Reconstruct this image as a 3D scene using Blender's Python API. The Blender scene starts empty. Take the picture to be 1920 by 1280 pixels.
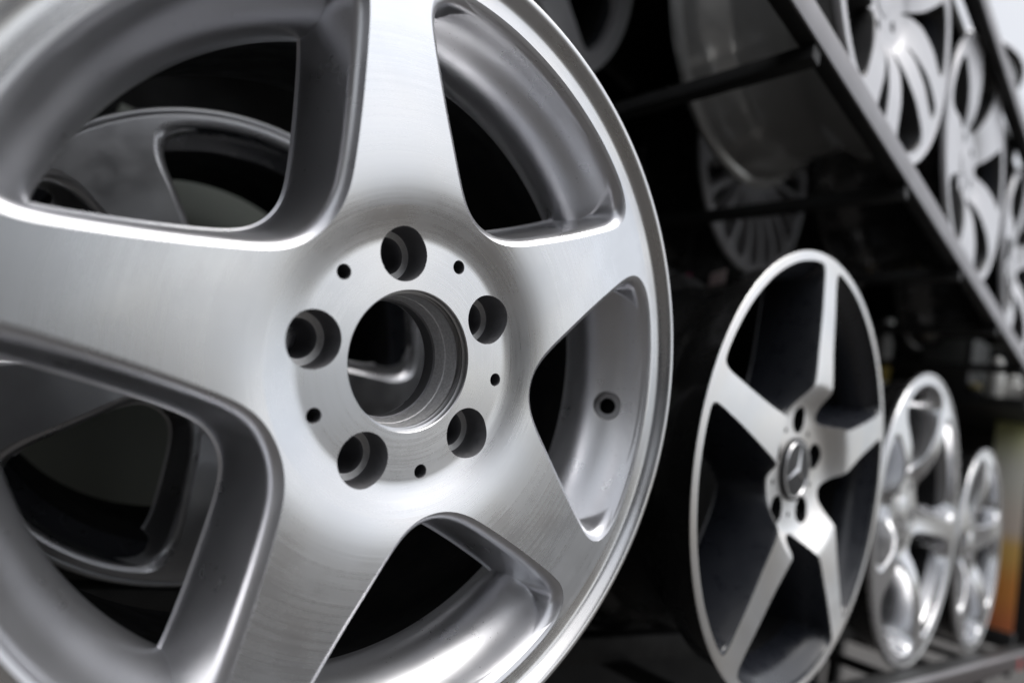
import bpy, bmesh, math, random
import numpy as np
from mathutils import Vector, Matrix, geometry

random.seed(7)
PI = math.pi
S = bpy.context.scene

# ------------------------------------------------------------------ camera
cam_d = bpy.data.cameras.new('camera')
cam = bpy.data.objects.new('camera', cam_d)
S.collection.objects.link(cam)
RIGHT = Vector((0.69970, -0.67653, 0.22960))
DOWN = Vector((0.28111, -0.03474, -0.95905))
FWD = Vector((0.65680, 0.73559, 0.16587))
m3 = Matrix((RIGHT, -DOWN, -FWD)).transposed()
cam.matrix_world = Matrix.Translation((-0.18267, -0.27746, -0.03261)) @ m3.to_4x4()
cam_d.sensor_width = 36.0
cam_d.lens = 22.037
cam_d.clip_start = 0.01
cam_d.clip_end = 500.0
cam_d.dof.use_dof = True
cam_d.dof.focus_distance = 0.36
cam_d.dof.aperture_fstop = 2.8
S.camera = cam

# ------------------------------------------------------------------ light
SUN_EL, SUN_AZ = math.radians(72), math.radians(-70)      # high, behind the photographer
w = bpy.data.worlds.new('World')
S.world = w
w.use_nodes = True
nt = w.node_tree
sky = nt.nodes.new('ShaderNodeTexSky')
sky.sky_type = 'NISHITA'
sky.sun_disc = False
sky.sun_elevation = SUN_EL
sky.sun_rotation = PI / 2 - SUN_AZ
sky.air_density = 1.0
sky.dust_density = 4.0
hs = nt.nodes.new('ShaderNodeHueSaturation')
hs.inputs['Saturation'].default_value = 0.22
bg = nt.nodes['Background']
nt.links.new(sky.outputs[0], hs.inputs['Color'])
nt.links.new(hs.outputs[0], bg.inputs[0])
bg.inputs[1].default_value = 0.15
sun_d = bpy.data.lights.new('sun', 'SUN')
sun_d.energy = 0.5
sun_d.angle = math.radians(40)
sun_d.color = (1.0, 0.97, 0.93)
sun = bpy.data.objects.new('sun', sun_d)
S.collection.objects.link(sun)
sdir = Vector((math.cos(SUN_EL) * math.cos(SUN_AZ), math.cos(SUN_EL) * math.sin(SUN_AZ), math.sin(SUN_EL)))
sun.rotation_euler = (-sdir).to_track_quat('-Z', 'Y').to_euler()

S.view_settings.view_transform = 'Standard'
S.view_settings.look = 'None'
S.view_settings.exposure = 0.58
S.view_settings.gamma = 1.0
S.view_settings.use_curve_mapping = False

# ------------------------------------------------------------------ materials
def mat(name, col, metal=0.0, rough=0.5, coat=0.0, spec=0.5):
    m = bpy.data.materials.new(name)
    m.use_nodes = True
    b = m.node_tree.nodes['Principled BSDF']
    b.inputs['Base Color'].default_value = (*col, 1)
    b.inputs['Metallic'].default_value = metal
    b.inputs['Roughness'].default_value = rough
    b.inputs['Coat Weight'].default_value = coat
    b.inputs['Coat Roughness'].default_value = 0.12
    b.inputs['Specular IOR Level'].default_value = spec
    return m, m.node_tree, b

def N(t, kind, **kw):
    n = t.nodes.new(kind)
    for k, v in kw.items():
        setattr(n, k, v)
    return n

def worn(name, col, metal, rough, coat=0.0, scale=60.0, dcol=0.12, drough=0.1, bump=0.0, bscale=2500.0, spec=0.5, specks=0.0):
    """paint or metal with soft uneven tone, gloss and a fine grain"""
    m, t, b = mat(name, col, metal, rough, coat, spec)
    tc = N(t, 'ShaderNodeTexCoord')
    no = N(t, 'ShaderNodeTexNoise')
    no.inputs['Scale'].default_value = scale
    no.inputs['Detail'].default_value = 6
    t.links.new(tc.outputs['Object'], no.inputs['Vector'])
    mr = N(t, 'ShaderNodeMapRange')
    mr.inputs[1].default_value = 0.3; mr.inputs[2].default_value = 0.7
    mr.inputs[3].default_value = rough - drough; mr.inputs[4].default_value = rough + drough
    t.links.new(no.outputs[0], mr.inputs[0]); t.links.new(mr.outputs[0], b.inputs['Roughness'])
    mx = N(t, 'ShaderNodeMix', data_type='RGBA')
    mx.inputs[6].default_value = (*[c * (1 - dcol) for c in col], 1)
    mx.inputs[7].default_value = (*[min(1, c * (1 + dcol)) for c in col], 1)
    t.links.new(no.outputs[0], mx.inputs[0]); t.links.new(mx.outputs[2], b.inputs['Base Color'])
    if specks:                                       # grit and pin-prick dirt
        vo = N(t, 'ShaderNodeTexNoise'); vo.inputs['Scale'].default_value = 650; vo.inputs['Detail'].default_value = 1
        t.links.new(tc.outputs['Object'], vo.inputs['Vector'])
        lt = N(t, 'ShaderNodeMapRange'); lt.inputs[1].default_value = 0.75; lt.inputs[2].default_value = 0.80
        t.links.new(vo.outputs[0], lt.inputs[0])
        am = N(t, 'ShaderNodeMath', operation='MULTIPLY'); am.inputs[1].default_value = specks
        t.links.new(lt.outputs[0], am.inputs[0])
        mk = N(t, 'ShaderNodeMix', data_type='RGBA'); mk.inputs[7].default_value = (0.06, 0.055, 0.05, 1)
        t.links.new(am.outputs[0], mk.inputs[0]); t.links.new(mx.outputs[2], mk.inputs[6]); t.links.new(mk.outputs[2], b.inputs['Base Color'])
    if bump:
        n2 = N(t, 'ShaderNodeTexNoise')
        n2.inputs['Scale'].default_value = bscale
        n2.inputs['Detail'].default_value = 3
        t.links.new(tc.outputs['Object'], n2.inputs['Vector'])
        bp = N(t, 'ShaderNodeBump')
        bp.inputs['Strength'].default_value = bump
        bp.inputs['Distance'].default_value = 0.0004
        t.links.new(n2.outputs[0], bp.inputs['Height']); t.links.new(bp.outputs[0], b.inputs['Normal'])
    return m

def machined(name, col, rough, aniso, groove=0.25):
    """lathe-turned aluminium: ring grooves about the local Y axis, highlight stretched across them"""
    m, t, b = mat(name, col, 1.0, rough)
    tc = N(t, 'ShaderNodeTexCoord')
    sp = N(t, 'ShaderNodeSeparateXYZ')
    t.links.new(tc.outputs['Object'], sp.inputs[0])
    cb = N(t, 'ShaderNodeCombineXYZ')
    t.links.new(sp.outputs[0], cb.inputs[0]); t.links.new(sp.outputs[2], cb.inputs[2])
    vt = N(t, 'ShaderNodeVectorTransform', vector_type='VECTOR', convert_from='OBJECT', convert_to='WORLD')
    t.links.new(cb.outputs[0], vt.inputs[0])
    vn = N(t, 'ShaderNodeVectorMath', operation='NORMALIZE')
    t.links.new(vt.outputs[0], vn.inputs[0])
    t.links.new(vn.outputs[0], b.inputs['Tangent'])
    b.inputs['Anisotropic'].default_value = aniso
    # radius, angle
    cv = N(t, 'ShaderNodeCombineXYZ')
    t.links.new(sp.outputs[0], cv.inputs[0]); t.links.new(sp.outputs[2], cv.inputs[1])
    ln = N(t, 'ShaderNodeVectorMath', operation='LENGTH')
    t.links.new(cv.outputs[0], ln.inputs[0])
    un = N(t, 'ShaderNodeVectorMath', operation='NORMALIZE')
    t.links.new(cv.outputs[0], un.inputs[0])
    us = N(t, 'ShaderNodeSeparateXYZ'); t.links.new(un.outputs[0], us.inputs[0])
    def rings(k, ka, det):
        v = N(t, 'ShaderNodeCombineXYZ')
        for i, (src, f) in enumerate(((ln.outputs['Value'], k), (us.outputs[0], ka), (us.outputs[1], ka))):
            a = N(t, 'ShaderNodeMath', operation='MULTIPLY'); a.inputs[1].default_value = f
            t.links.new(src, a.inputs[0]); t.links.new(a.outputs[0], v.inputs[i])
        n = N(t, 'ShaderNodeTexNoise'); n.inputs['Scale'].default_value = 1.0; n.inputs['Detail'].default_value = det
        n.inputs['Roughness'].default_value = 0.6
        t.links.new(v.outputs[0], n.inputs['Vector'])
        return n
    fine, broad = rings(2600, 1.6, 1), rings(700, 1.2, 3)
    mr = N(t, 'ShaderNodeMapRange')
    mr.inputs[1].default_value = 0.3; mr.inputs[2].default_value = 0.7
    mr.inputs[3].default_value = rough - 0.03; mr.inputs[4].default_value = rough + 0.04
    t.links.new(broad.outputs[0], mr.inputs[0]); t.links.new(mr.outputs[0], b.inputs['Roughness'])
    sm = N(t, 'ShaderNodeTexNoise'); sm.inputs['Scale'].default_value = 28; sm.inputs['Detail'].default_value = 4
    t.links.new(tc.outputs['Object'], sm.inputs['Vector'])
    ad = N(t, 'ShaderNodeMath', operation='ADD')
    t.links.new(broad.outputs[0], ad.inputs[0]); t.links.new(sm.outputs[0], ad.inputs[1])
    m2 = N(t, 'ShaderNodeMapRange'); m2.inputs[1].default_value = 0.7; m2.inputs[2].default_value = 1.3
    t.links.new(ad.outputs[0], m2.inputs[0])
    mx = N(t, 'ShaderNodeMix', data_type='RGBA')
    mx.inputs[6].default_value = (*[c * 0.965 for c in col], 1)
    mx.inputs[7].default_value = (*[min(1, c * 1.03) for c in col], 1)
    t.links.new(m2.outputs[0], mx.inputs[0]); t.links.new(mx.outputs[2], b.inputs['Base Color'])
    sg = N(t, 'ShaderNodeTexNoise'); sg.inputs['Scale'].default_value = 17; sg.inputs['Detail'].default_value = 8; sg.inputs['Roughness'].default_value = 0.65
    t.links.new(tc.outputs['Object'], sg.inputs['Vector'])
    sm2 = N(t, 'ShaderNodeMapRange'); sm2.inputs[1].default_value = 0.35; sm2.inputs[2].default_value = 0.75; sm2.inputs[3].default_value = -0.02; sm2.inputs[4].default_value = 0.10
    t.links.new(sg.outputs[0], sm2.inputs[0])
    ra = N(t, 'ShaderNodeMath', operation='ADD'); t.links.new(mr.outputs[0], ra.inputs[0]); t.links.new(sm2.outputs[0], ra.inputs[1])
    t.links.new(ra.outputs[0], b.inputs['Roughness'])
    tn = N(t, 'ShaderNodeTexNoise'); tn.inputs['Scale'].default_value = 9; tn.inputs['Detail'].default_value = 3
    t.links.new(tc.outputs['Object'], tn.inputs['Vector'])
    tr = N(t, 'ShaderNodeValToRGB'); te = tr.color_ramp.elements
    te[0].position = 0.35; te[0].color = (1.0, 0.985, 0.955, 1); te[1].position = 0.65; te[1].color = (0.95, 0.975, 1.0, 1)
    t.links.new(tn.outputs[0], tr.inputs[0])
    tm = N(t, 'ShaderNodeMix', data_type='RGBA', blend_type='MULTIPLY'); tm.inputs[0].default_value = 1.0
    t.links.new(mx.outputs[2], tm.inputs[6]); t.links.new(tr.outputs[0], tm.inputs[7]); t.links.new(tm.outputs[2], b.inputs['Base Color'])
    bp = N(t, 'ShaderNodeBump'); bp.inputs['Strength'].default_value = groove; bp.inputs['Distance'].default_value = 0.00006
    t.links.new(fine.outputs[0], bp.inputs['Height']); t.links.new(bp.outputs[0], b.inputs['Normal'])
    return m

M = {}
M['machined'] = machined('machined_aluminium', (0.75, 0.75, 0.76), 0.25, 0.6)
M['turned'] = machined('turned_bore_aluminium', (0.55, 0.55, 0.56), 0.32, 0.5, 0.4)
M['machined2'] = machined('diamond_cut_aluminium', (0.86, 0.85, 0.84), 0.42, 0.4, 0.1)
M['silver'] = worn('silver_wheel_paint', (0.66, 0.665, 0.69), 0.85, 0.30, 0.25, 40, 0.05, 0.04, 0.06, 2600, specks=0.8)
M['silver_bright'] = worn('bright_silver_wheel_paint', (0.66, 0.665, 0.68), 0.92, 0.19, 0.5, 40, 0.04, 0.05)
M['silver_white'] = worn('pale_silver_wheel_paint', (0.64, 0.64, 0.66), 0.4, 0.4, 0.3, 40, 0.04, 0.05)
M['cast'] = worn('rough_cast_aluminium', (0.62, 0.62, 0.63), 0.6, 0.5, 0, 700, 0.45, 0.15, 0.8, 1500)
M['seat'] = worn('bright_lug_seat', (0.85, 0.85, 0.84), 0.5, 0.45, 0, 500, 0.15, 0.1, 0.6, 1500)
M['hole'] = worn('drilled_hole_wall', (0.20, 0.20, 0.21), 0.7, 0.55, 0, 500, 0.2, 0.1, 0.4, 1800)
M['black_satin'] = worn('black_satin_wheel_paint', (0.016, 0.018, 0.024), 0.0, 0.30, 0.3, 60, 0.15, 0.06)
M['charcoal'] = worn('charcoal_opening_wall', (0.06, 0.06, 0.062), 0.2, 0.45, 0.1, 40, 0.15, 0.06)  # dark tone for the opening walls of the pale upper wheels
M['deep_shade'] = worn('near_black_deep_shade', (0.010, 0.010, 0.011), 0.0, 0.7, 0, 60, 0.2, 0.1, spec=0.2)  # near-black colour stands in for shade deep in barrels and holes
M['black_gloss'] = worn('black_gloss_barrel', (0.012, 0.012, 0.012), 0.0, 0.25, 0.4, 30, 0.2, 0.08)
M['grey_gloss'] = worn('dark_grey_gloss_barrel', (0.50, 0.50, 0.49), 0.4, 0.2, 0.4, 12, 0.08, 0.03)
M['rack'] = worn('rack_grey_steel', (0.30, 0.295, 0.31), 0.3, 0.45, 0, 35, 0.15, 0.1, 0.2, 700)
M['rack_brown'] = worn('rack_brown_primer', (0.06, 0.05, 0.05), 0.0, 0.6, 0, 50, 0.25, 0.1)
M['silver_dim'] = worn('shaded_silver_wheel_paint', (0.34, 0.345, 0.36), 0.85, 0.38, 0.1, 60, 0.15, 0.06)  # silver darkened in its base colour to stand in for shade
M['rack_black'] = worn('rack_black_steel', (0.010, 0.010, 0.010), 0.0, 0.6, 0, 50, 0.2, 0.1)
M['panel_black'] = worn('black_backing_board', (0.006, 0.006, 0.006), 0.0, 0.8, 0, 20, 0.2, 0.1)
M['ground'] = worn('dark_asphalt', (0.050, 0.046, 0.042), 0.0, 0.85, 0, 3.0, 0.2, 0.08)

# ------------------------------------------------------------------ mesh helpers
COL = S.collection

def link(name, me, material, parent=None, smooth=None):
    if material is not None and not me.materials:
        me.materials.append(material)
    o = bpy.data.objects.new(name, me)
    COL.objects.link(o)
    if parent is not None:
        o.parent = parent
    return o

def tag(o, label, cat, group=None):
    o['label'] = label
    o['category'] = cat
    if group:
        o['group'] = group
    return o

def empty(name, loc, label, cat, group=None):
    o = bpy.data.objects.new(name, None)
    o.empty_display_size = 0.05
    COL.objects.link(o)
    o.location = loc
    return tag(o, label, cat, group)

def mesh_from(name, verts, faces, angle=40):
    me = bpy.data.meshes.new(name)
    me.from_pydata([tuple(v) for v in verts], [], faces)
    me.update()
    me.shade_smooth()
    if angle is not None:
        me.set_sharp_from_angle(angle=math.radians(angle))
    return me

def lathe(name, prof, n=128, angle=35, closed=False, a0=0.0):
    """prof: (radius, depth) pairs in mm, turned about local Y; left-to-right order decides the side"""
    vs, fs = [], []
    k = len(prof)
    for i in range(n):
        a = a0 + 2 * PI * i / n
        c, s = math.cos(a), math.sin(a)
        for r, y in prof:
            vs.append((r * c / 1000, y / 1000, r * s / 1000))
    for i in range(n):
        j = (i + 1) % n
        for q in range(k if closed else k - 1):
            p = (q + 1) % k
            fs.append((i * k + q, i * k + p, j * k + p, j * k + q))
    return mesh_from(name, vs, fs, angle)

def smooth_profile(pts, n=400, passes=0):
    """monotone-ish cubic through (x,y) points -> function and slope by table"""
    x = np.array([p[0] for p in pts], float); y = np.array([p[1] for p in pts], float)
    h = np.diff(x); d = np.diff(y) / h
    m = np.zeros(len(x)); m[0], m[-1] = d[0], d[-1]
    for i in range(1, len(x) - 1):
        m[i] = 0 if d[i - 1] * d[i] <= 0 else 2 * d[i - 1] * d[i] / (d[i - 1] + d[i])
    xs = np.linspace(x[0], x[-1], n)
    i = np.clip(np.searchsorted(x, xs) - 1, 0, len(h) - 1)
    t = (xs - x[i]) / h[i]
    ys = ((1 + 2 * t) * (1 - t) ** 2 * y[i] + t * (1 - t) ** 2 * h[i] * m[i]
          + t * t * (3 - 2 * t) * y[i + 1] + t * t * (t - 1) * h[i] * m[i + 1])
    for _ in range(passes):
        z = ys.copy(); z[1:-1] = 0.25 * ys[:-2] + 0.5 * ys[1:-1] + 0.25 * ys[2:]; ys = z
    g = np.gradient(ys, xs)
    return (lambda r: np.interp(r, xs, ys)), (lambda r: np.interp(r, xs, g))

def spline_closed(pts, n):
    """closed centripetal-like Catmull-Rom resampled to n even points"""
    P = np.array(pts, float); k = len(P)
    out = []
    for i in range(k):
        p0, p1, p2, p3 = P[i - 1], P[i], P[(i + 1) % k], P[(i + 2) % k]
        for t in np.linspace(0, 1, 24, endpoint=False):
            out.append(0.5 * ((2 * p1) + (-p0 + p2) * t + (2 * p0 - 5 * p1 + 4 * p2 - p3) * t * t + (-p0 + 3 * p1 - 3 * p2 + p3) * t ** 3))
    out = np.array(out)
    return resample(out, n)

def resample(out, n):
    L = np.r_[0, np.cumsum(np.linalg.norm(np.roll(out, -1, 0) - out, axis=1))]
    q = np.linspace(0, L[-1], n, endpoint=False)
    o2 = np.vstack([out, out[:1]])
    return np.stack([np.interp(q, L, o2[:, 0]), np.interp(q, L, o2[:, 1])], 1)

def fair(C, k):
    for _ in range(k):
        C = 0.25 * np.roll(C, 1, 0) + 0.5 * C + 0.25 * np.roll(C, -1, 0)
    return C

def polar(pts):
    """(r, degrees off axis) -> xy with the axis along +x"""
    return [(r * math.cos(math.radians(a)), r * math.sin(math.radians(a))) for r, a in pts]

def mirror(half):
    """half contour from the apex (angle 0) to the outer middle (angle 0), counter-clockwise on + side first"""
    return half + [(r, -a) for r, a in reversed(half[1:-1])]

def rot2(C, deg):
    a = math.radians(deg); c, s = math.cos(a), math.sin(a)
    return C @ np.array([[c, s], [-s, c]])

def inside(poly, P):
    x, y = P[:, 0], P[:, 1]
    px, py = poly[:, 0], poly[:, 1]
    qx, qy = np.roll(px, -1), np.roll(py, -1)
    r = np.zeros(len(P), bool)
    for i in range(len(poly)):
        c = (py[i] > y) != (qy[i] > y)
        with np.errstate(divide='ignore', invalid='ignore'):
            r ^= c & (x < (qx[i] - px[i]) * (y - py[i]) / (qy[i] - py[i]) + px[i])
    return r

def inset(C, d):
    """move a counter-clockwise contour inward by d"""
    t = np.roll(C, -1, 0) - np.roll(C, 1, 0)
    t /= np.linalg.norm(t, axis=1)[:, None]
    nrm = np.stack([-t[:, 1], t[:, 0]], 1)
    return C + nrm * d

def region(loops, points, keep):
    """constrained Delaunay of xy points and loops; keep(centroids) picks triangles"""
    V, E = [], []
    for L, closed in loops:
        b = len(V)
        V += [Vector(p) for p in L]
        E += [(b + i, b + i + 1) for i in range(len(L) - 1)]
        if closed:
            E.append((b + len(L) - 1, b))
    V += [Vector(p) for p in points]
    res = geometry.delaunay_2d_cdt(V, E, [], 0, 1e-5)
    v = np.array([(p[0], p[1]) for p in res[0]])
    f = np.array([list(t) for t in res[2]])
    c = v[f].mean(1)
    f = f[keep(c)]
    used = np.unique(f)
    mp = -np.ones(len(v), int); mp[used] = np.arange(len(used))
    v, f = v[used], mp[f]
    a = v[f]
    cr = (a[:, 1, 0] - a[:, 0, 0]) * (a[:, 2, 1] - a[:, 0, 1]) - (a[:, 1, 1] - a[:, 0, 1]) * (a[:, 2, 0] - a[:, 0, 0])
    f[cr < 0] = f[cr < 0][:, ::-1]
    return v, f

def face_mesh(name, v, f, fz, fg, copies=1, dy=0.0, flip=False):
    """lift a flat xy region onto the turned face y = fz(r) with exact normals (front is -Y); xy -> XZ"""
    VV, FF, NN = [], [], []
    for k in range(copies):
        u = rot2(v, 360.0 / copies * k)
        r = np.hypot(u[:, 0], u[:, 1])
        y = fz(r) + dy
        g = fg(r)
        n = np.stack([g * u[:, 0] / r, -np.ones(len(r)), g * u[:, 1] / r], 1)
        n /= np.linalg.norm(n, axis=1)[:, None]
        FF.append(f + len(v) * k)
        VV.append(np.stack([u[:, 0], y, u[:, 1]], 1) / 1000)
        NN.append(n)
    VV, FF, NN = np.vstack(VV), np.vstack(FF), np.vstack(NN)
    # counter-clockwise in xy seen from +Z maps to XZ seen from -Y: already the front
    if flip:
        FF = FF[:, ::-1]; NN = -NN
    me = bpy.data.meshes.new(name)
    me.from_pydata(VV.tolist(), [], FF.tolist())
    me.update()
    me.shade_smooth()
    me.normals_split_custom_set_from_vertices(NN.tolist())
    return me

def wall_mesh(name, C, fz, rho, phi0, depth, draft, bar, step=0.22, rows=26):
    """painted edge round an opening: tiny step, rounded shoulder, drafted wall down to `depth` mm, stopped at the barrel"""
    R = []
    r0 = np.hypot(C[:, 0], C[:, 1])
    base = fz(r0)
    R.append((C, base))
    R.append((inset(C, 0.03), base + step))
    p0 = math.radians(phi0); p1 = math.radians(84)
    nr = 9
    for i in range(1, nr + 1):
        p = p0 + (p1 - p0) * i / nr
        d = rho * (math.sin(p) - math.sin(p0)) + 0.03
        R.append((d, base + step + rho * (math.cos(p0) - math.cos(p))))
    dl, zl = R[-1]
    for i in range(1, rows + 1):
        t = i / rows
        R.append((dl + draft * t, zl + (depth - zl) * t))
    R.append((dl + draft + 1.5, R[-1][1] * 0 + depth + 1.0))
    V, clamp = [], []
    n = len(C)
    cur, cd = C, 0.0
    for q, (d, z) in enumerate(R):
        if isinstance(d, np.ndarray):
            P = d
        else:
            while cd < d - 1e-6:                      # creep inward in small faired steps
                st = min(0.6, d - cd)
                cur = fair(inset(cur, st), 2)
                cd += st
            P = cur
        z = np.broadcast_to(z, (n,))
        r = np.hypot(P[:, 0], P[:, 1])
        rb = bar(z)
        k = (r > rb) & (q > nr)
        s = np.where(k, rb / r, 1.0)
        V.append(np.stack([P[:, 0] * s, z, P[:, 1] * s], 1) / 1000)
        clamp.append(k)
    rowsN = len(R)
    V = np.vstack(V); clamp = np.concatenate(clamp)
    F = []
    for j in range(rowsN - 1):
        for i in range(n):
            q = (j * n + i, j * n + (i + 1) % n, (j + 1) * n + (i + 1) % n, (j + 1) * n + i)
            if all(clamp[k] for k in q):
                continue
            F.append(q)
    me = mesh_from(name, V, F, 38)
    return me

def clean(me):
    bm = bmesh.new(); bm.from_mesh(me)
    loose = [v for v in bm.verts if not v.link_faces]
    bmesh.ops.delete(bm, geom=loose, context='VERTS')
    bm.to_mesh(me); bm.free()
    return me

# ------------------------------------------------------------------ one wheel of any pattern
def make_wheel(sp):
    root = sp['root']
    n = sp['n']                      # spokes
    fz, fg = smooth_profile(sp['face'], 500, sp.get('soft', 6))
    ph = sp.get('phase', 0.0)        # degrees, angle of the first spoke (counter-clockwise from +X)
    h = sp.get('h', 5.0)
    half = 180.0 / n
    rb, rh, ro = sp['bore'], sp['r_hub'], sp['r_rim']
    bar, _ = smooth_profile([(y, r) for r, y in sp['barrel_in']], 800, 0)
    cons = []
    for kind, off, half_pts in sp['openings']:
        C = spline_closed(polar(half_pts)[::-1], sp.get('cn', 200))
        C = resample(fair(C, sp.get('cfair', 4)), sp.get('cn', 200))
        cons.append((kind, off, C))
    loops = []
    for kind, off, C in cons:
        for q in (-1, 0, 1):
            a = off + 2 * half * q
            if abs(a) <= half + 40:
                loops.append((rot2(C, a), True))
    polys = [L for L, _ in loops]
    def arc(r, a0, a1, st=h * 0.7):
        k = max(8, int(abs(a1 - a0) * PI / 180 * r / st))
        return [(r * math.cos(math.radians(a)), r * math.sin(math.radians(a))) for a in np.linspace(a0, a1, k)]
    def ray_line(a, r0, r1):
        k = max(3, int((r1 - r0) / h))
        return [(r * math.cos(math.radians(a)), r * math.sin(math.radians(a))) for r in np.linspace(r0, r1, k)]
    lugs = [(lr, la, lrad, cnt) for lr, la, lrad, cnt in sp.get('holes', [])]
    hp = []
    for lr, la, lrad, cnt in lugs:
        for q in range(-2, 3):
            a = la + q * 360.0 / cnt
            if abs(a) <= half + 20:
                cx, cy = lr * math.cos(math.radians(a)), lr * math.sin(math.radians(a))
                k = max(24, int(lrad * 5))
                hp.append((np.array([(cx + lrad * math.cos(2 * PI * i / k), cy + lrad * math.sin(2 * PI * i / k)) for i in range(k)]), cx, cy, lrad))
    def grid(r0, r1):
        P = []
        k = max(2, int((r1 - r0) / h))
        for i in range(k + 1):
            r = r0 + (r1 - r0) * i / k
            m = max(3, int(2 * half * PI / 180 * r / h))
            for j in range(m + 1):
                a = math.radians(-half + 2 * half * (j + 0.5 * (i % 2)) / m)
                if abs(a) < math.radians(half):
                    P.append((r * math.cos(a), r * math.sin(a)))
        return P
    def sector(c, r0, r1):
        r = np.hypot(c[:, 0], c[:, 1]); a = np.degrees(np.arctan2(c[:, 1], c[:, 0]))
        k = (r > r0) & (r < r1) & (abs(a) < half)
        for p in polys:
            k &= ~inside(p, c)
        for _, x, y, q in hp:
            k &= np.hypot(c[:, 0] - x, c[:, 1] - y) > q * 0.995
        return k
    # the rotation of the whole pattern: xy -> XZ plane, phase about the axle
    def turn(o, deg):
        o.rotation_euler = (0, -math.radians(deg), 0)
        return o
    # hub
    v, f = region([(arc(rb, -half, half, 1.6), False), (arc(rh, -half, half, 2.0), False), (ray_line(-half, rb, rh), False), (ray_line(half, rb, rh), False)]
                  + [(p, True) for p, *_ in hp], grid(rb + h * .5, rh - h * .5), lambda c: sector(c, rb * 0.9995, rh))
    turn(link('hub', face_mesh('hub', v, f, fz, fg, n), sp['m_face'], root), ph)
    # spokes
    v, f = region([(arc(rh, -half, half, 2.0), False), (arc(ro, -half, half, 2.0), False), (ray_line(-half, rh, ro), False), (ray_line(half, rh, ro), False)] + loops + [(p, True) for p, *_ in hp],
                  grid(rh + h * .5, ro - h * .5), lambda c: sector(c, rh, ro))
    me = face_mesh('spoke', v, f, fz, fg)
    for k in range(n):
        turn(link('spoke', me, sp['m_face'], root), ph + 360.0 / n * k)
    # openings
    for kind, off, C in cons:
        me = clean(wall_mesh('opening_wall', rot2(C, off), fz, sp['rho'], sp.get('phi0', 20), sp['depth'], sp['draft'] if kind == 'wide' else sp['draft'] * 0.45, bar, sp.get('step', 0.22)))
        for k in range(n):
            turn(link('opening_wall', me, sp['m_wall'], root), ph + 360.0 / n * k)
    # back of the spokes and hub
    back = []
    for kind, off, C in cons:
        dd = sp['rho'] * (math.sin(math.radians(84)) - math.sin(math.radians(sp.get('phi0', 20)))) + (sp['draft'] if kind == 'wide' else sp['draft'] * 0.45) + 1.4
        B = fair(inset(C, dd), 6)
        for q in (-1, 0, 1):
            if abs(off + 2 * half * q) <= half + 40:
                back.append(rot2(B, off + 2 * half * q))
    rin, rout = sp['bore_back'], float(bar(sp['depth'])) - 0.5
    def bk(c):
        r = np.hypot(c[:, 0], c[:, 1]); a = np.degrees(np.arctan2(c[:, 1], c[:, 0]))
        k = (r > rin) & (r < rout) & (abs(a) < half)
        for p in back:
            k &= ~inside(p, c)
        return k
    v, f = region([(arc(rin, -half, half, 3), False), (arc(rout, -half, half, 3), False), (ray_line(-half, rin, rout), False), (ray_line(half, rin, rout), False)] + [(b, True) for b in back],
                  [], bk)
    flat = lambda r: np.full(len(r), sp['depth'] + 1.0)
    turn(link('hub_back', face_mesh('hub_back', v, f, flat, lambda r: np.zeros(len(r)), n, 0.0, True), sp['m_wall'], root), ph)
    # rim: front flange with lip
    fl = [(ro, float(fz(ro)))] + sp['lip']
    link('rim_lip', lathe('rim_lip', fl, sp.get('seg', 180), 50), sp.get('m_lip', sp['m_face']), root)
    # barrel, one closed skin: inside from the front to the back, then outside back to the lip
    inn = sp['barrel_in']
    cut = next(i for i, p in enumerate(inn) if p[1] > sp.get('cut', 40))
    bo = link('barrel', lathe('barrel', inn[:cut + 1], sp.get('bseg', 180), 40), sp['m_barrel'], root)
    link('barrel_rear', lathe('barrel_rear', inn[cut:], sp.get('seg', 180), 40), sp.get('m_rear', M['deep_shade']), root)  # rear inside coloured near-black in place of shade
    sk = link('barrel_skin', lathe('barrel_skin', [inn[-1]] + sp['barrel_out'], sp.get('seg', 180), 40), sp.get('m_skin', sp['m_barrel']), root)
    return fz, bo

def fine(prof, st=1.5, sm=60):
    """subdivide a (r, y) profile smoothly"""
    P = np.array(prof, float)
    y, r = P[:, 1], P[:, 0]
    g, _ = smooth_profile([(b, a) for a, b in prof], 900, sm)
    ys = np.arange(y[0], y[-1], st)
    out = [(float(g(q)), float(q)) for q in ys] + [(float(r[-1]), float(y[-1]))]
    return out

def holes_lathe(name, root, lr, ang, cnt, phase, prof, fz, r_top, material, seg=64):
    """a drilled pocket: first ring follows the face, then the turned profile"""
    vs, fs = [], []
    k = len(prof) + 1
    for i in range(seg):
        a = 2 * PI * i / seg
        x, z = lr + r_top * math.cos(a), r_top * math.sin(a)
        r = math.hypot(x, z)
        y0 = float(fz(r))
        vs.append((r_top * math.cos(a), y0, r_top * math.sin(a)))
        for q, (pr, py) in enumerate(prof):
            yy = py if (q or py > 5) else y0 + py
            vs.append((pr * math.cos(a), yy, pr * math.sin(a)))
    for i in range(seg):
        j = (i + 1) % seg
        for q in range(k - 1):
            fs.append((i * k + q, j * k + q, j * k + q + 1, i * k + q + 1))
    fs = [t[::-1] for t in fs]
    me = mesh_from(name, [((x + lr) / 1000, y / 1000, z / 1000) for x, y, z in vs], fs, 30)
    for q in range(cnt):
        o = link(name, me, material, root)
        o.rotation_euler = (0, -math.radians(phase + ang + 360.0 / cnt * q), 0)

STD_OUT = lambda R, w, fr=-5: [(R - 12, w), (R - 1, w), (R, w - 2), (R, w - 8), (R - 2, w - 10), (R - 11, w - 12), (R - 13, w - 18), (R - 15, w - 40), (R - 30, w - 56),
                        (R - 34, w - 70), (R - 34, 80), (R - 30, 62), (R - 15, 44), (R - 13, 20), (R - 12, fr + 7), (R - 3, fr + 3), (R, fr)]

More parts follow.
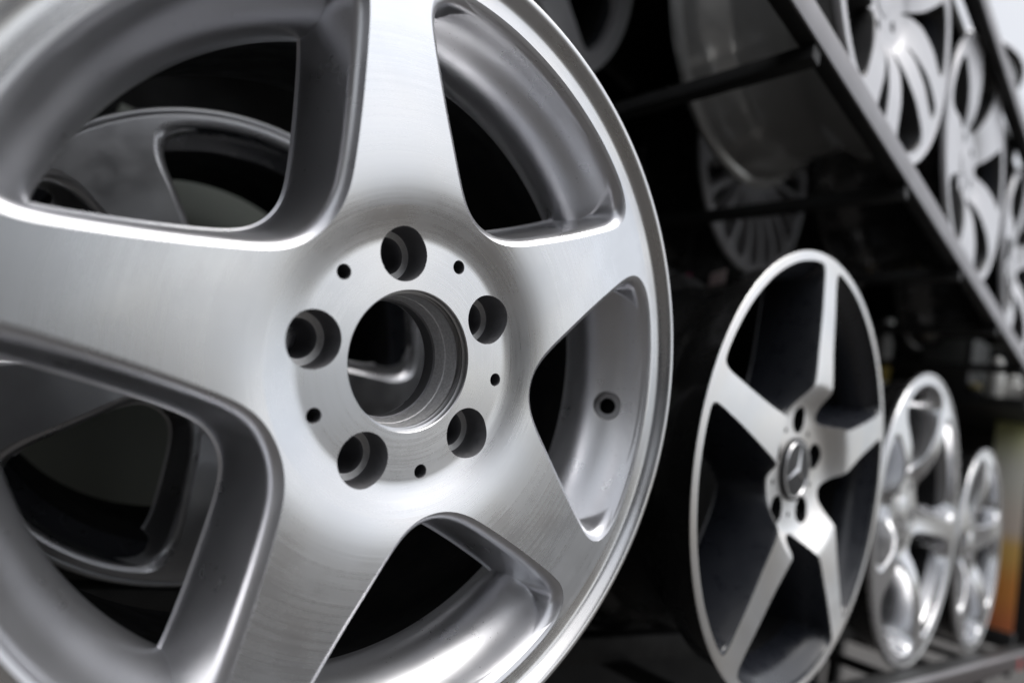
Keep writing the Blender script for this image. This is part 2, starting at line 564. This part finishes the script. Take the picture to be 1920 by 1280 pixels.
# ================================================================== the setting
def box_mesh(name, x0, x1, y0, y1, z0, z1, bev=0.0015):
    bm = bmesh.new()
    bmesh.ops.create_cube(bm, size=1.0)
    for v in bm.verts:
        v.co = Vector(((x0 + x1) / 2 + v.co.x * (x1 - x0), (y0 + y1) / 2 + v.co.y * (y1 - y0), (z0 + z1) / 2 + v.co.z * (z1 - z0)))
    if bev:
        bmesh.ops.bevel(bm, geom=list(bm.edges), offset=bev, segments=2, profile=0.6, affect='EDGES')
    me = bpy.data.meshes.new(name)
    bm.to_mesh(me); bm.free()
    me.shade_smooth(); me.set_sharp_from_angle(angle=math.radians(35))
    return me

def box(name, ext, material, parent=None, bev=0.0015):
    return link(name, box_mesh(name, *ext, bev), material, parent)

g = link('ground', mesh_from('ground', [(-80, -80, -0.8), (80, -80, -0.8), (80, 80, -0.8), (-80, 80, -0.8)], [(0, 1, 2, 3)], None), M['ground'])
g['kind'] = 'structure'

wall = box('added_reflection_wall', (-7.0, 0.4, -4.4, -4.2, -0.8, 2.8), worn('grey_painted_wall', (0.08, 0.08, 0.085), 0, 0.8, 0, 2, 0.25, 0.1), None, 0.004)  # unseen wall, added so the front wheel reflects something dark
wall['kind'] = 'structure'
rack = empty('display_rack', (0.8, 0.2, -0.8), 'black and grey steel display rack whose open shelves carry the car wheels', 'rack')
def rk(name, ext, material, bev=0.0015):
    o = box(name, ext, material, rack, bev)
    o.matrix_parent_inverse = Matrix.Translation((-0.8, -0.2, 0.8))
    return o
X0, X1 = -0.75, 2.45
LOW, UP, TOP = -0.2127, 0.419, 0.838
for zt in (LOW, UP, TOP):
    if zt == LOW:
        rk('rail_face', (X0, X1, -0.0375, -0.0362, zt - 0.029, zt - 0.001), M['rack_brown'], 0.0004)
        rk('rail_face', (X0, X1, -0.036, -0.026, zt - 0.029, zt), M['rack'], 0.0008)
        rk('front_rail', (X0, X1, -0.0258, 0.004, zt - 0.029, zt - 0.0005), M['rack_black'], 0.001)
    else:
        rk('rail_face', (X0, X1, -0.036, -0.0335, zt - 0.029, zt), M['rack'], 0.0008)
        rk('front_rail', (X0, X1, -0.0333, -0.018, zt - 0.029, zt), M['rack_black'], 0.001)
        rk('rail_flange', (X0, X1, -0.0178, -0.004, zt - 0.003, zt), M['rack_black'], 0.0005)
    if zt == LOW:
        rk('rear_rail', (X0, X1, 0.165, 0.190, zt - 0.029, zt), M['rack_black'])
        rk('rear_rail', (X0, X1, 0.30, 0.325, zt - 0.029, zt), M['rack_black'])
    rk('rear_rail', (X0, X1, 0.50, 0.525, zt - 0.029, zt), M['rack_black'])
    for k in range(-3, 8):
        if zt == TOP:
            break
        x = 0.312 + 0.29 * k + (0.19 if zt == LOW else 0.0)
        rk('crossbar', (x, x + 0.016, -0.0332, 0.60, zt - 0.045, zt - 0.0295), M['rack_black'])
for x in (X0, X1):
    for y in (-0.02, 0.56):
        rk('upright', (x - 0.02, x + 0.02, y - 0.02, y + 0.02, -0.8, 1.35), M['rack_black'])
rk('back_panel', (X0, X1, 0.60, 0.61, -0.8, 0.80), M['panel_black'])
rk('shelf_board', (X0, X1, 0.0045, 0.61, TOP - 0.034, TOP - 0.002), M['panel_black'])
rk('added_end_panel', (X0 - 0.032, X0 - 0.022, -0.03, 0.60, -0.8, 0.80), M['panel_black'])  # unseen, added to keep side light out and darken reflections
rk('added_end_panel', (2.05, 2.06, -0.02, 0.60, LOW - 0.01, 0.80), M['panel_black'])  # black panel added to shut out the sky behind the bottles

# ================================================================== the big silver wheel in front
W1 = empty('alloy_wheel', (0, 0, 0), 'large bare machined silver five-spoke wheel in front with open centre bore', 'wheel', None)
OPEN1 = mirror([(math.hypot(x, y), math.degrees(math.atan2(y, x))) for x, y in
                [(81.6, 0), (82.1, 7), (83.9, 14), (87.2, 20.8), (92.3, 28), (100, 36.9), (107.5, 45.3), (116, 54.5), (125.5, 64.4), (135, 73.9), (142.3, 81), (149.5, 87.4),
                 (157.5, 91.4), (166.5, 89.6), (174.5, 81.4), (181, 69), (188, 46.8), (192, 23.5), (193.4, 0)]])
BAR1 = fine([(191, -13), (188.2, -8.5), (186.7, -4), (185.2, 1), (183.4, 5), (180.6, 9.2), (177.6, 13), (175.0, 17), (173.0, 21), (171.4, 26), (170.4, 32), (170.2, 38), (171.6, 46), (175.5, 58), (180.5, 76), (185, 110), (186.5, 150), (190, 180), (196, 196), (200, 198)], 1.6, 200)
sp1 = dict(root=W1, n=5, phase=-31.447, h=3.2, cn=360, cfair=24, soft=16,
           face=[(30, 0), (50, 0), (63.5, 0), (66.5, -0.6), (70.5, -2.0), (75, -3.9), (80, -5.9), (86, -7.8), (93, -9.25), (101, -10.2), (115, -11.2), (135, -12.0), (160, -12.9), (180, -13.6), (196, -14.2)],
           bore=37.6, bore_back=33, r_hub=80.5, r_rim=194.6,
           openings=[('wide', 36.0, OPEN1)], holes=[(56, 0, 14.2, 5), (59.4, 36, 3.9, 5)],
           rho=9, phi0=22, depth=36, draft=6.0, step=0.4,
           lip=[(198, -14.25), (200.3, -14.4), (201.6, -14.75), (202.8, -15.5), (203.8, -16.6), (204.7, -17.9), (205.6, -19.3), (206.5, -20.4), (207.5, -21.2), (208.7, -21.65), (210, -21.6), (211.2, -21.0), (212.0, -20.0), (212.4, -18.6), (212.4, -5)],
           barrel_in=BAR1, m_skin=M['black_gloss'], m_face=M['machined'],
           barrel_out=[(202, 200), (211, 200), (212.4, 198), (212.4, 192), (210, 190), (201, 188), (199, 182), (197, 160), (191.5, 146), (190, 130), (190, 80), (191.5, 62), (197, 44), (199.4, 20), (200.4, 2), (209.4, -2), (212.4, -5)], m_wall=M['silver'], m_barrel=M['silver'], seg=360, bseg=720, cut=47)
fz1, barrel1 = make_wheel(sp1)
barrel1.data.name = 'front_barrel'

# lug pockets, pin holes, bore
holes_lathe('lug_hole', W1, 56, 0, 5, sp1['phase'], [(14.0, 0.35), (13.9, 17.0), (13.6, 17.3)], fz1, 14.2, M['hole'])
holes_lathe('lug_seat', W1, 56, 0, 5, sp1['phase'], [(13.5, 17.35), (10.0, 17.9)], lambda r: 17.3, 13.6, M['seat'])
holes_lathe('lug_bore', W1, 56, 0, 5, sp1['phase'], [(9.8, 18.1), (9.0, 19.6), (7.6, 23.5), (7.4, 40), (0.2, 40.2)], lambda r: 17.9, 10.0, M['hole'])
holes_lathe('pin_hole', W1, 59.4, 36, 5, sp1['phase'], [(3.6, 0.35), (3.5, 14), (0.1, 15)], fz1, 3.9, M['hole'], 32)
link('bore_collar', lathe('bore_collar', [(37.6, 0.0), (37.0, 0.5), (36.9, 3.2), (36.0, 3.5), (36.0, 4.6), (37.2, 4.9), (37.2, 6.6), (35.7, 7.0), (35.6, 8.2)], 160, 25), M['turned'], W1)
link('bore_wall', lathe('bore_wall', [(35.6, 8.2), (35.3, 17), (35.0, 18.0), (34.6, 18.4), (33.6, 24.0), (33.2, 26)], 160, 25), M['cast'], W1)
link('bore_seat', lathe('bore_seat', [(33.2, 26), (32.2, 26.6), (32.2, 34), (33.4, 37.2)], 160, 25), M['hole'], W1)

# front barrel rebuilt with exact normals and a drilled valve hole inside the right-hand opening
def front_barrel():
    ys = np.array([p[1] for p in BAR1]); rs = np.array([p[0] for p in BAR1])
    g = lambda y: np.interp(y, ys, rs)
    dg = np.gradient(rs, ys)
    for _ in range(6):
        dg = np.r_[dg[0], 0.25 * dg[:-2] + 0.5 * dg[1:-1] + 0.25 * dg[2:], dg[-1]]
    slope = lambda y: np.interp(y, ys, dg)
    y0, y1 = ys[0], ys[next(i for i, q in enumerate(ys) if q > sp1['cut'])]
    ang, RR, yc = math.radians(-31.447 + 36), 10.6, 10.4
    rc, sc = float(g(yc)), float(slope(yc))
    ln = math.hypot(1, sc)
    hole = [(RR * math.cos(t), yc + RR * math.sin(t) / ln) for t in np.linspace(0, 2 * PI, 48, endpoint=False)]
    hw = 40.0
    V, Nn, F = [], [], []
    def put(u, y):                                   # u: mm along the circumference from the hole
        th = ang + np.asarray(u) / rc
        r = g(y); sl = slope(y)
        c, s_ = np.cos(th), np.sin(th)
        n = np.stack([-c, sl, -s_], 1); n /= np.linalg.norm(n, axis=1)[:, None]
        return np.stack([r * c, y, r * s_], 1) / 1000, n
    yy = [y for y in ys if y <= y1 + 1e-6]
    # patch with the hole
    pts = [(u, y) for y in yy for u in np.linspace(-hw, hw, 41)]
    edge = [(-hw, y) for y in yy] + [(u, yy[-1]) for u in np.linspace(-hw, hw, 41)[1:]] + [(hw, y) for y in yy[::-1][1:]] + [(u, yy[0]) for u in np.linspace(hw, -hw, 41)[1:-1]]
    pts = [p for p in pts if abs(math.hypot(p[0], (p[1] - yc) * ln) - RR) > 0.5]
    def keep(c):
        return np.hypot(c[:, 0], (c[:, 1] - yc) * ln) > RR * 0.997
    v, f = region([(hole, True), (edge, True)], pts, keep)
    P, n = put(v[:, 0], v[:, 1])
    V.append(P); Nn.append(n); F += f.tolist(); base = len(P)
    # the rest of the turn
    U = np.linspace(hw, 2 * PI * rc - hw, 360)
    k = len(yy)
    for u in U:
        P, n = put(np.full(k, u), np.array(yy))
        V.append(P); Nn.append(n)
    for i in range(359):
        for q in range(k - 1):
            F.append((base + i * k + q, base + i * k + q + 1, base + (i + 1) * k + q + 1, base + (i + 1) * k + q))
    V = np.vstack(V); Nn = np.vstack(Nn)
    out = []
    for t in F:                                      # face the axle
        a, b, c = V[t[0]], V[t[1]], V[t[2]]
        out.append(t if np.dot(np.cross(b - a, c - a), Nn[t[0]]) > 0 else t[::-1])
    me = bpy.data.meshes.new('front_barrel')
    me.from_pydata(V.tolist(), [], [list(t) for t in out]); me.update(); me.shade_smooth()
    me.normals_split_custom_set_from_vertices(Nn.tolist())
    me.materials.append(M['silver'])
    barrel1.data = me
    # the drilled pocket
    P0, n0 = put(np.array([0.0]), np.array([yc])); P0 = P0[0]; ax = -n0[0]
    e1 = np.array([-math.sin(ang), 0, math.cos(ang)]); e2 = np.cross(ax, e1)
    rings = [put(np.array([h_[0] for h_ in hole]), np.array([h_[1] for h_ in hole]))[0]]
    t = [math.atan2(np.dot(p - P0, e2), np.dot(p - P0, e1)) for p in rings[0]]
    for d, rr in ((0.5, 9.9), (8.5, 9.5), (8.8, 5.9)):
        rings.append(np.array([P0 + ax * d / 1000 + (e1 * math.cos(q) + e2 * math.sin(q)) * rr / 1000 for q in t]))
    m = len(hole)
    fs = [(j * m + i, j * m + (i + 1) % m, (j + 1) * m + (i + 1) % m, (j + 1) * m + i) for j in range(len(rings) - 1) for i in range(m)]
    link('valve_hole', mesh_from('valve_hole', np.vstack(rings), fs, 30), worn('valve_pocket', (0.40, 0.40, 0.41), 0.7, 0.5, 0, 300, 0.2, 0.1), W1)
    rings = [np.array([P0 + ax * d / 1000 + (e1 * math.cos(q) + e2 * math.sin(q)) * rr / 1000 for q in t]) for d, rr in ((8.8, 5.9), (9.1, 5.6), (19, 5.5), (19.2, 0.1))]
    fs = [(j * m + i, j * m + (i + 1) % m, (j + 1) * m + (i + 1) % m, (j + 1) * m + i) for j in range(3) for i in range(m)]
    link('valve_bore', mesh_from('valve_bore', np.vstack(rings), fs, 30), M['deep_shade'], W1)
front_barrel()


# ================================================================== black and bright wheel beside it
W2 = empty('alloy_wheel', (0.5022, -0.0116, 0.0168), 'black five-spoke wheel with bright cut faces and a star centre cap', 'wheel', None)
def spoke_side(rs, half_w, axis_half):
    """half contour of an opening between straight spokes: spoke half width in mm at each radius"""
    out = []
    for r, hw in zip(rs, half_w):
        out.append((r, axis_half - math.degrees(math.asin(min(0.99, hw / r)))))
    return out
rs2 = [88, 95, 110, 130, 150, 170, 188, 202]
OPEN2 = mirror([(67, 0), (69, 6), (75, 12), (82, 16.6)] + spoke_side(rs2, [26, 23, 21, 19.2, 17.8, 16.8, 16.2, 15.8], 36) + [(214.5, 31.4), (219, 29.6), (219.4, 22), (219.4, 12), (219.4, 0)])
sp2 = dict(root=W2, n=5, phase=24.0, h=6, cn=240, cfair=1, soft=2,
           face=[(24, 17), (40, 17.6), (60, 17.0), (67, 15.2), (91.5, -4.6), (93, -5.2), (96, -5.2), (130, -3.6), (170, -2.2), (200, -0.6), (222, 0.1)],
           bore=33, bore_back=28, r_hub=66, r_rim=221, openings=[('wide', 36.0, OPEN2)], holes=[(52.5, 0, 14.5, 5), (48, 36, 3.0, 5)],
           rho=1.6, phi0=30, depth=60, draft=10, lip=[(225, 0.15), (228.4, 0.3), (228.8, 0.5), (229, 0.9)],
           barrel_in=fine([(219, 2), (215, 8), (208, 14), (202, 24), (199, 40), (197, 60), (190, 90), (186, 150), (200, 190), (212, 205)], 5),
           barrel_out=STD_OUT(229, 207, 1.0), m_face=M['machined2'], m_wall=M['black_satin'], m_barrel=M['black_satin'], m_skin=M['black_gloss'])
fz2, _ = make_wheel(sp2)
holes_lathe('lug_hole', W2, 52.5, 0, 5, 24.0, [(14.3, 0.3), (14.2, 34), (0.2, 34.2)], fz2, 14.5, M['deep_shade'], 40)
cap = link('centre_cap', lathe('centre_cap', [(33.3, 18.5), (33.3, 14.0), (32.6, 13.2), (30.6, 13.0), (30.0, 13.7), (22, 12.9), (10, 12.3), (0.05, 12.1)], 96, 30), worn('cap_dark', (0.02, 0.02, 0.022), 0.0, 0.5, 0.0, 40, 0.1, 0.05), W2)
cap['label'] = 'dark round cap with a raised three-pointed star'
em = M['silver_bright']
link('cap_ring', lathe('cap_ring', [(30.3, 13.4), (29.6, 12.4), (28.4, 12.4), (27.8, 13.4)], 96, 30), em, cap)
vs, fs = [], []
for k in range(3):
    a = math.radians(90 + 120 * k)
    for q, (rr, da, yy) in enumerate(((28.2, 0, 11.9), (4.0, 60, 11.9), (0.0, 0, 10.0), (4.0, -60, 11.9))):
        vs.append((rr * math.cos(a + math.radians(da)) / 1000, yy / 1000, rr * math.sin(a + math.radians(da)) / 1000))
    b = 4 * k
    fs += [(b, b + 1, b + 2), (b, b + 2, b + 3)]
link('star', mesh_from('star', vs, fs, 10), em, cap)

# ================================================================== silver wheels further along the lower shelf
def silver_wheel(loc, R, label, phase, curve, m_face, m_barrel, hubz=16, wid=26, rho=9, group='silver wheels further along the rack', n=5, twin=False, name='alloy_wheel', face=None, depth=48, mg=17.5, widths=None, m_skin=None, m_wall=None, cut=22, m_lip=None, draft=5.0):
    o = empty(name, loc, label, 'wheel', group)
    ro = R - 12
    half = 180.0 / n
    rs = [70, 84, 100, 120, 140, 160, 178]
    rs = [r * (R - 20) / 195 for r in rs]
    hw = [max(wid * (1.0 - 0.25 * math.sin(PI * min(1, (r - 60) / (R - 80)))) * curve, 3) for r in rs]
    if widths:
        hw = widths
    lim = [math.degrees(math.asin(min(0.95, q / r))) for q, r in zip(hw, rs)]
    side = [(r, max(1.5, half - a)) for r, a in zip(rs, lim)]
    rmin = rs[0] - 10
    ops = [('wide', half, mirror([(rmin, 0), (rmin + 2, side[0][1] * 0.55)] + side + [(R - mg - 6.5, side[-1][1] * 0.9), (R - mg - 1.5, side[-1][1] * 0.72), (R - mg, side[-1][1] * 0.4), (R - mg, 0)]))]
    if twin:
        tw = [(r, math.degrees(math.asin(q / r))) for r, q in zip(rs, (2, 2, 4, 8, 11, 14, 15))][1:]
        ops.append(('slot', 0.0, mirror([(tw[0][0] - 5, 0)] + tw + [(R - 26, tw[-1][1] * 0.8), (R - 22, 0)])))
    f = face or [(24, hubz), (50, hubz), (64, hubz - 1), (80, hubz * 0.55), (110, hubz * 0.15), (150, -1), (R - 10, 0)]
    s = dict(root=o, n=n, phase=phase, h=8, cn=150, cfair=3, soft=12, face=f, bore=30, bore_back=26, r_hub=rmin - 2, r_rim=R - mg + 2.5,
             openings=ops, holes=[(48 if rmin > 62 else rmin - 13, 0, 7.5, 5)] if n == 5 else [], rho=rho, phi0=18, depth=depth, draft=draft,
             lip=[(R - min(12, mg - 3.5), 0.2), (R - min(8, mg - 5), 0.6), (R - 5, -1.0), (R - 3, -1.6), (R - 1, -1.0), (R, 1), (R, 6)],
             barrel_in=fine([(R - 16, 2), (R - 19, 10), (R - 26, 20), (R - 34, 34), (R - 37, 60), (R - 38, 140), (R - 26, 175), (R - 14, 195)], 5), barrel_out=STD_OUT(R, 198, 6),
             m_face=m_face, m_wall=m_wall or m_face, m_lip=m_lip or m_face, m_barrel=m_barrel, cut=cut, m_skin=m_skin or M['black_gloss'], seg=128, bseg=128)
    z, _ = make_wheel(s)
    if n == 5:
        lr = s['holes'][0][0]
        holes_lathe('lug_hole', o, lr, 0, 5, phase, [(7.3, 0.3), (7.2, 30), (0.2, 30.2)], z, 7.5, M['hole'], 28)
    link('centre_cap', lathe('centre_cap', [(30.2, hubz + 2), (29.6, hubz - 1), (27, hubz - 2), (12, hubz - 3), (0.05, hubz - 3.2)], 48, 30), m_face, o)
    return o

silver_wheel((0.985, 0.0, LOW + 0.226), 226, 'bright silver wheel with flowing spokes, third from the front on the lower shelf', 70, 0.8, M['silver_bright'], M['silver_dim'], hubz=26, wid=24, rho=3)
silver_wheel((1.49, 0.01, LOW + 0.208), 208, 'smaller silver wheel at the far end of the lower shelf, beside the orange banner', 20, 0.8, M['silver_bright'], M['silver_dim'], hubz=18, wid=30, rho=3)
# upper shelf
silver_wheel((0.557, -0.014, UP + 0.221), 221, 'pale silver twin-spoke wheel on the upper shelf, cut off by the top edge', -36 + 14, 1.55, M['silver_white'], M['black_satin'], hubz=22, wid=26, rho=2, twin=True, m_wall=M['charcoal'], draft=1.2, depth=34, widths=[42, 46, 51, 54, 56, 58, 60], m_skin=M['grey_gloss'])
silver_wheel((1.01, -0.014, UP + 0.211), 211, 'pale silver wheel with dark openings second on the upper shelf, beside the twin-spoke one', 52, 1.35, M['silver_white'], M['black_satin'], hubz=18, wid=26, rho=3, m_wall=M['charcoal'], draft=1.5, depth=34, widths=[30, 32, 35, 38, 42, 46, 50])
o = silver_wheel((1.33, 0.20, TOP + 0.2), 205, 'silver wheel lying flat on the topmost shelf in the upper right corner', 10, 1.2, M['silver_white'], M['grey_gloss'], hubz=16, wid=26, rho=5)
o.rotation_euler = (-PI / 2, 0, 0)
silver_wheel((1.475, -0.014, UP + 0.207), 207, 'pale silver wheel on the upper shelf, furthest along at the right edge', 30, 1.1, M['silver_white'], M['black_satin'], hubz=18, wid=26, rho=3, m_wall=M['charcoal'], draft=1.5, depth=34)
# back rows
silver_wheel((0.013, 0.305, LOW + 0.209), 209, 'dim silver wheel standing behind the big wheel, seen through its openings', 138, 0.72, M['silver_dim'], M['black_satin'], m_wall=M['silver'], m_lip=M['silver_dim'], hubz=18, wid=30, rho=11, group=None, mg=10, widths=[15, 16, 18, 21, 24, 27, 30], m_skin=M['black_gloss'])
silver_wheel((0.205, 0.30, UP + 0.204), 204, 'silver wheel in the back row above, half hidden behind the big rim', 95, 1.1, M['silver_white'], M['black_satin'], hubz=20, wid=28, rho=6, group=None)
silver_wheel((0.85, 0.30, UP + 0.185), 212, 'grey many-spoke wheel in the dark back row of the upper shelf', 4, 0.62, M['silver_white'], M['black_gloss'], hubz=12, wid=11, rho=1, draft=0.6, depth=26, group=None, n=20)

# ================================================================== small things on and about the rack
rk('side_shelf', (1.68, 2.048, -0.015, 0.598, 0.342, 0.362), M['rack_black'])
rk('sticker', (1.735, 1.775, -0.0376, -0.0362, LOW - 0.034, LOW - 0.008), worn('red_sticker', (0.45, 0.03, 0.03), 0, 0.5), 0.0003)

def vlathe(name, prof, material, parent=None, n=40):
    """profile (radius, height) in metres turned about Z"""
    vs, fs = [], []
    k = len(prof)
    for i in range(n):
        a = 2 * PI * i / n
        vs += [(r * math.cos(a), r * math.sin(a), z) for r, z in prof]
    for i in range(n):
        j = (i + 1) % n
        fs += [(i * k + q, j * k + q, j * k + q + 1, i * k + q + 1) for q in range(k - 1)]
    return link(name, mesh_from(name, vs, fs, 35), material, parent)

white_pl = worn('white_plastic', (0.62, 0.62, 0.60), 0, 0.4, 0.1, 20, 0.06, 0.05)
yellow_lb = worn('yellow_label', (0.62, 0.46, 0.08), 0, 0.5, 0, 60, 0.3, 0.05)
bt = empty('bottle', (1.72, 0.312, 0.3622), 'tall white bottle with yellow label standing beside the dark cartons', 'bottle')
vlathe('body', [(0.0, 0.0), (0.020, 0.0), (0.0225, 0.003), (0.0225, 0.135), (0.020, 0.147), (0.010, 0.156), (0.009, 0.166), (0.0, 0.166)], white_pl, bt)
vlathe('label', [(0.0228, 0.022), (0.0230, 0.023), (0.0230, 0.072), (0.0228, 0.073)], yellow_lb, bt)
vlathe('cap', [(0.0, 0.166), (0.0155, 0.166), (0.0165, 0.172), (0.0165, 0.196), (0.013, 0.205), (0.0, 0.206)], white_pl, bt)
for x, y, hgt, r, lab in ((1.73, 0.055, 0.105, 0.018, 'white round-topped bottle beside the rail, left of the two at the shelf end'),
                          (1.76, 0.022, 0.07, 0.020, 'squat white bottle close behind the rail, right of the two at the shelf end')):
    b2 = empty('bottle', (x, y, 0.3622), lab, 'bottle')
    vlathe('body', [(0.0, 0.0), (r - 0.002, 0.0), (r, 0.002), (r, hgt * 0.62), (r * 0.8, hgt * 0.70), (r * 0.55, hgt * 0.73), (0.0, hgt * 0.73)], white_pl, b2)
    vlathe('cap', [(0.0, hgt * 0.73), (r * 0.7, hgt * 0.735), (r * 0.78, hgt * 0.80), (r * 0.7, hgt * 0.96), (r * 0.35, hgt * 1.05), (0.0, hgt * 1.07)], white_pl, b2)
jar = empty('jar', (1.72, 0.095, 0.3622), 'small dark jar with dull yellow lid in front of cartons', 'jar')
vlathe('body', [(0.0, 0.0), (0.013, 0.0), (0.014, 0.002), (0.014, 0.022), (0.0, 0.022)], M['black_satin'], jar)
vlathe('lid', [(0.0, 0.022), (0.0145, 0.022), (0.0148, 0.024), (0.0148, 0.034), (0.013, 0.036), (0.0, 0.036)], worn('dull_yellow_plastic', (0.42, 0.36, 0.16), 0, 0.5), jar)
def carton(loc, size, colr, pan, lab):
    o = empty('carton', loc, lab, 'box')
    sx, sy, sz = size
    c = worn('carton_board', colr, 0, 0.6, 0, 15, 0.15, 0.08)
    link('body', box_mesh('body', 0, sx, 0, sy, 0, sz, 0.001), c, o)
    link('lid_flap', box_mesh('lid_flap', 0.001, sx / 2 - 0.001, 0.001, sy - 0.001, sz + 0.0002, sz + 0.0022, 0.0004), c, o)
    link('lid_flap', box_mesh('lid_flap', sx / 2 + 0.001, sx - 0.001, 0.001, sy - 0.001, sz + 0.0002, sz + 0.0022, 0.0004), c, o)
    if pan:
        link('printed_panel', box_mesh('printed_panel', -0.0012, -0.0002, sy * 0.08, sy * 0.62, sz * 0.12, sz * 0.9, 0.0002), worn('printed_panel', pan, 0, 0.35, 0.2), o)
    return o
carton((1.71, 0.108, 0.3622), (0.2, 0.17, 0.070), (0.02, 0.02, 0.018), None, 'low dark carton at the bottom of the stack on the side shelf')
carton((1.71, 0.105, 0.4350), (0.2, 0.172, 0.115), (0.03, 0.033, 0.032), (0.17, 0.18, 0.175), 'dark grey carton with pale panel on top of the low carton')

# banner at the far end
bn, bt_, bb = mat('printed_banner', (0.7, 0.5, 0.2), 0, 0.55)
tc = N(bt_, 'ShaderNodeTexCoord'); sx_ = N(bt_, 'ShaderNodeSeparateXYZ'); bt_.links.new(tc.outputs['Object'], sx_.inputs[0])
rp = N(bt_, 'ShaderNodeMapRange'); rp.inputs[1].default_value = 0.0; rp.inputs[2].default_value = 0.55
bt_.links.new(sx_.outputs[2], rp.inputs[0])
cr = N(bt_, 'ShaderNodeValToRGB')
cr.color_ramp.interpolation = 'EASE'
els = cr.color_ramp.elements
els[0].position = 0.0; els[0].color = (0.75, 0.22, 0.08, 1)
els[1].position = 1.0; els[1].color = (0.72, 0.74, 0.30, 1)
for p, c in ((0.18, (0.85, 0.33, 0.07, 1)), (0.36, (0.85, 0.52, 0.14, 1)), (0.46, (0.80, 0.68, 0.58, 1)), (0.70, (0.82, 0.80, 0.70, 1))):
    e = els.new(p); e.color = c
bt_.links.new(rp.outputs[0], cr.inputs[0]); bt_.links.new(cr.outputs[0], bb.inputs['Base Color'])
bnr = empty('banner', (1.90, 0.034, LOW + 0.03), 'narrow yellow and orange printed banner standing at the far end of the lower shelf', 'banner')
link('printed_sheet', box_mesh('printed_sheet', 0, 0.003, -0.034, 0.04, 0.0, 0.552, 0.0004), bn, bnr)
link('foot', box_mesh('foot', -0.012, 0.03, -0.036, 0.042, -0.0298, -0.0002, 0.001), M['rack_black'], bnr)

# paper tags hanging from the crossbar
def paper_tag(loc, colr, lab, tilt):
    o = empty('paper_tag', loc, lab, 'tag')
    o.rotation_euler = (0, 0, tilt)
    link('card', box_mesh('card', -0.0003, 0.0003, -0.018, 0.018, 0.0, 0.022, 0.0001), worn('tag_card', colr, 0, 0.6), o)
    link('string', box_mesh('string', -0.0004, 0.0004, -0.0004, 0.0004, 0.0218, UP - 0.0525 - loc[2], 0.0), M['rack_black'], o)
paper_tag((0.618, 0.205, 0.272), (0.55, 0.45, 0.43), 'small pale paper tag hanging above the black wheel', -0.4)
paper_tag((0.618, 0.262, 0.268), (0.55, 0.10, 0.22), 'small pink paper tag hanging beside the big wheel rim', -0.5)
# little red blocks on the lower shelf
for x, y, sz, lab in ((0.885, 0.175, 0.024, 'small red block lying on the rear shelf rail between the wheels'),):
    o = box('wedge_block', (x - sz / 2, x + sz / 2, y - 0.012, y + 0.012, LOW + 0.0003, LOW + sz), worn('red_block', (0.22, 0.05, 0.03), 0, 0.6, 0, 40, 0.2, 0.1), None, 0.002)
    tag(o, lab, 'block')
# grey-green board leaning behind the back wheel
o = box('board', (-0.10, 0.22, 0.575, 0.590, LOW - 0.05, 0.25), worn('grey_green_board', (0.30, 0.32, 0.28), 0, 0.7, 0, 8, 0.15, 0.1), None, 0.002)
tag(o, 'grey-green board behind the dim back wheel, glimpsed through the upper left opening', 'board')
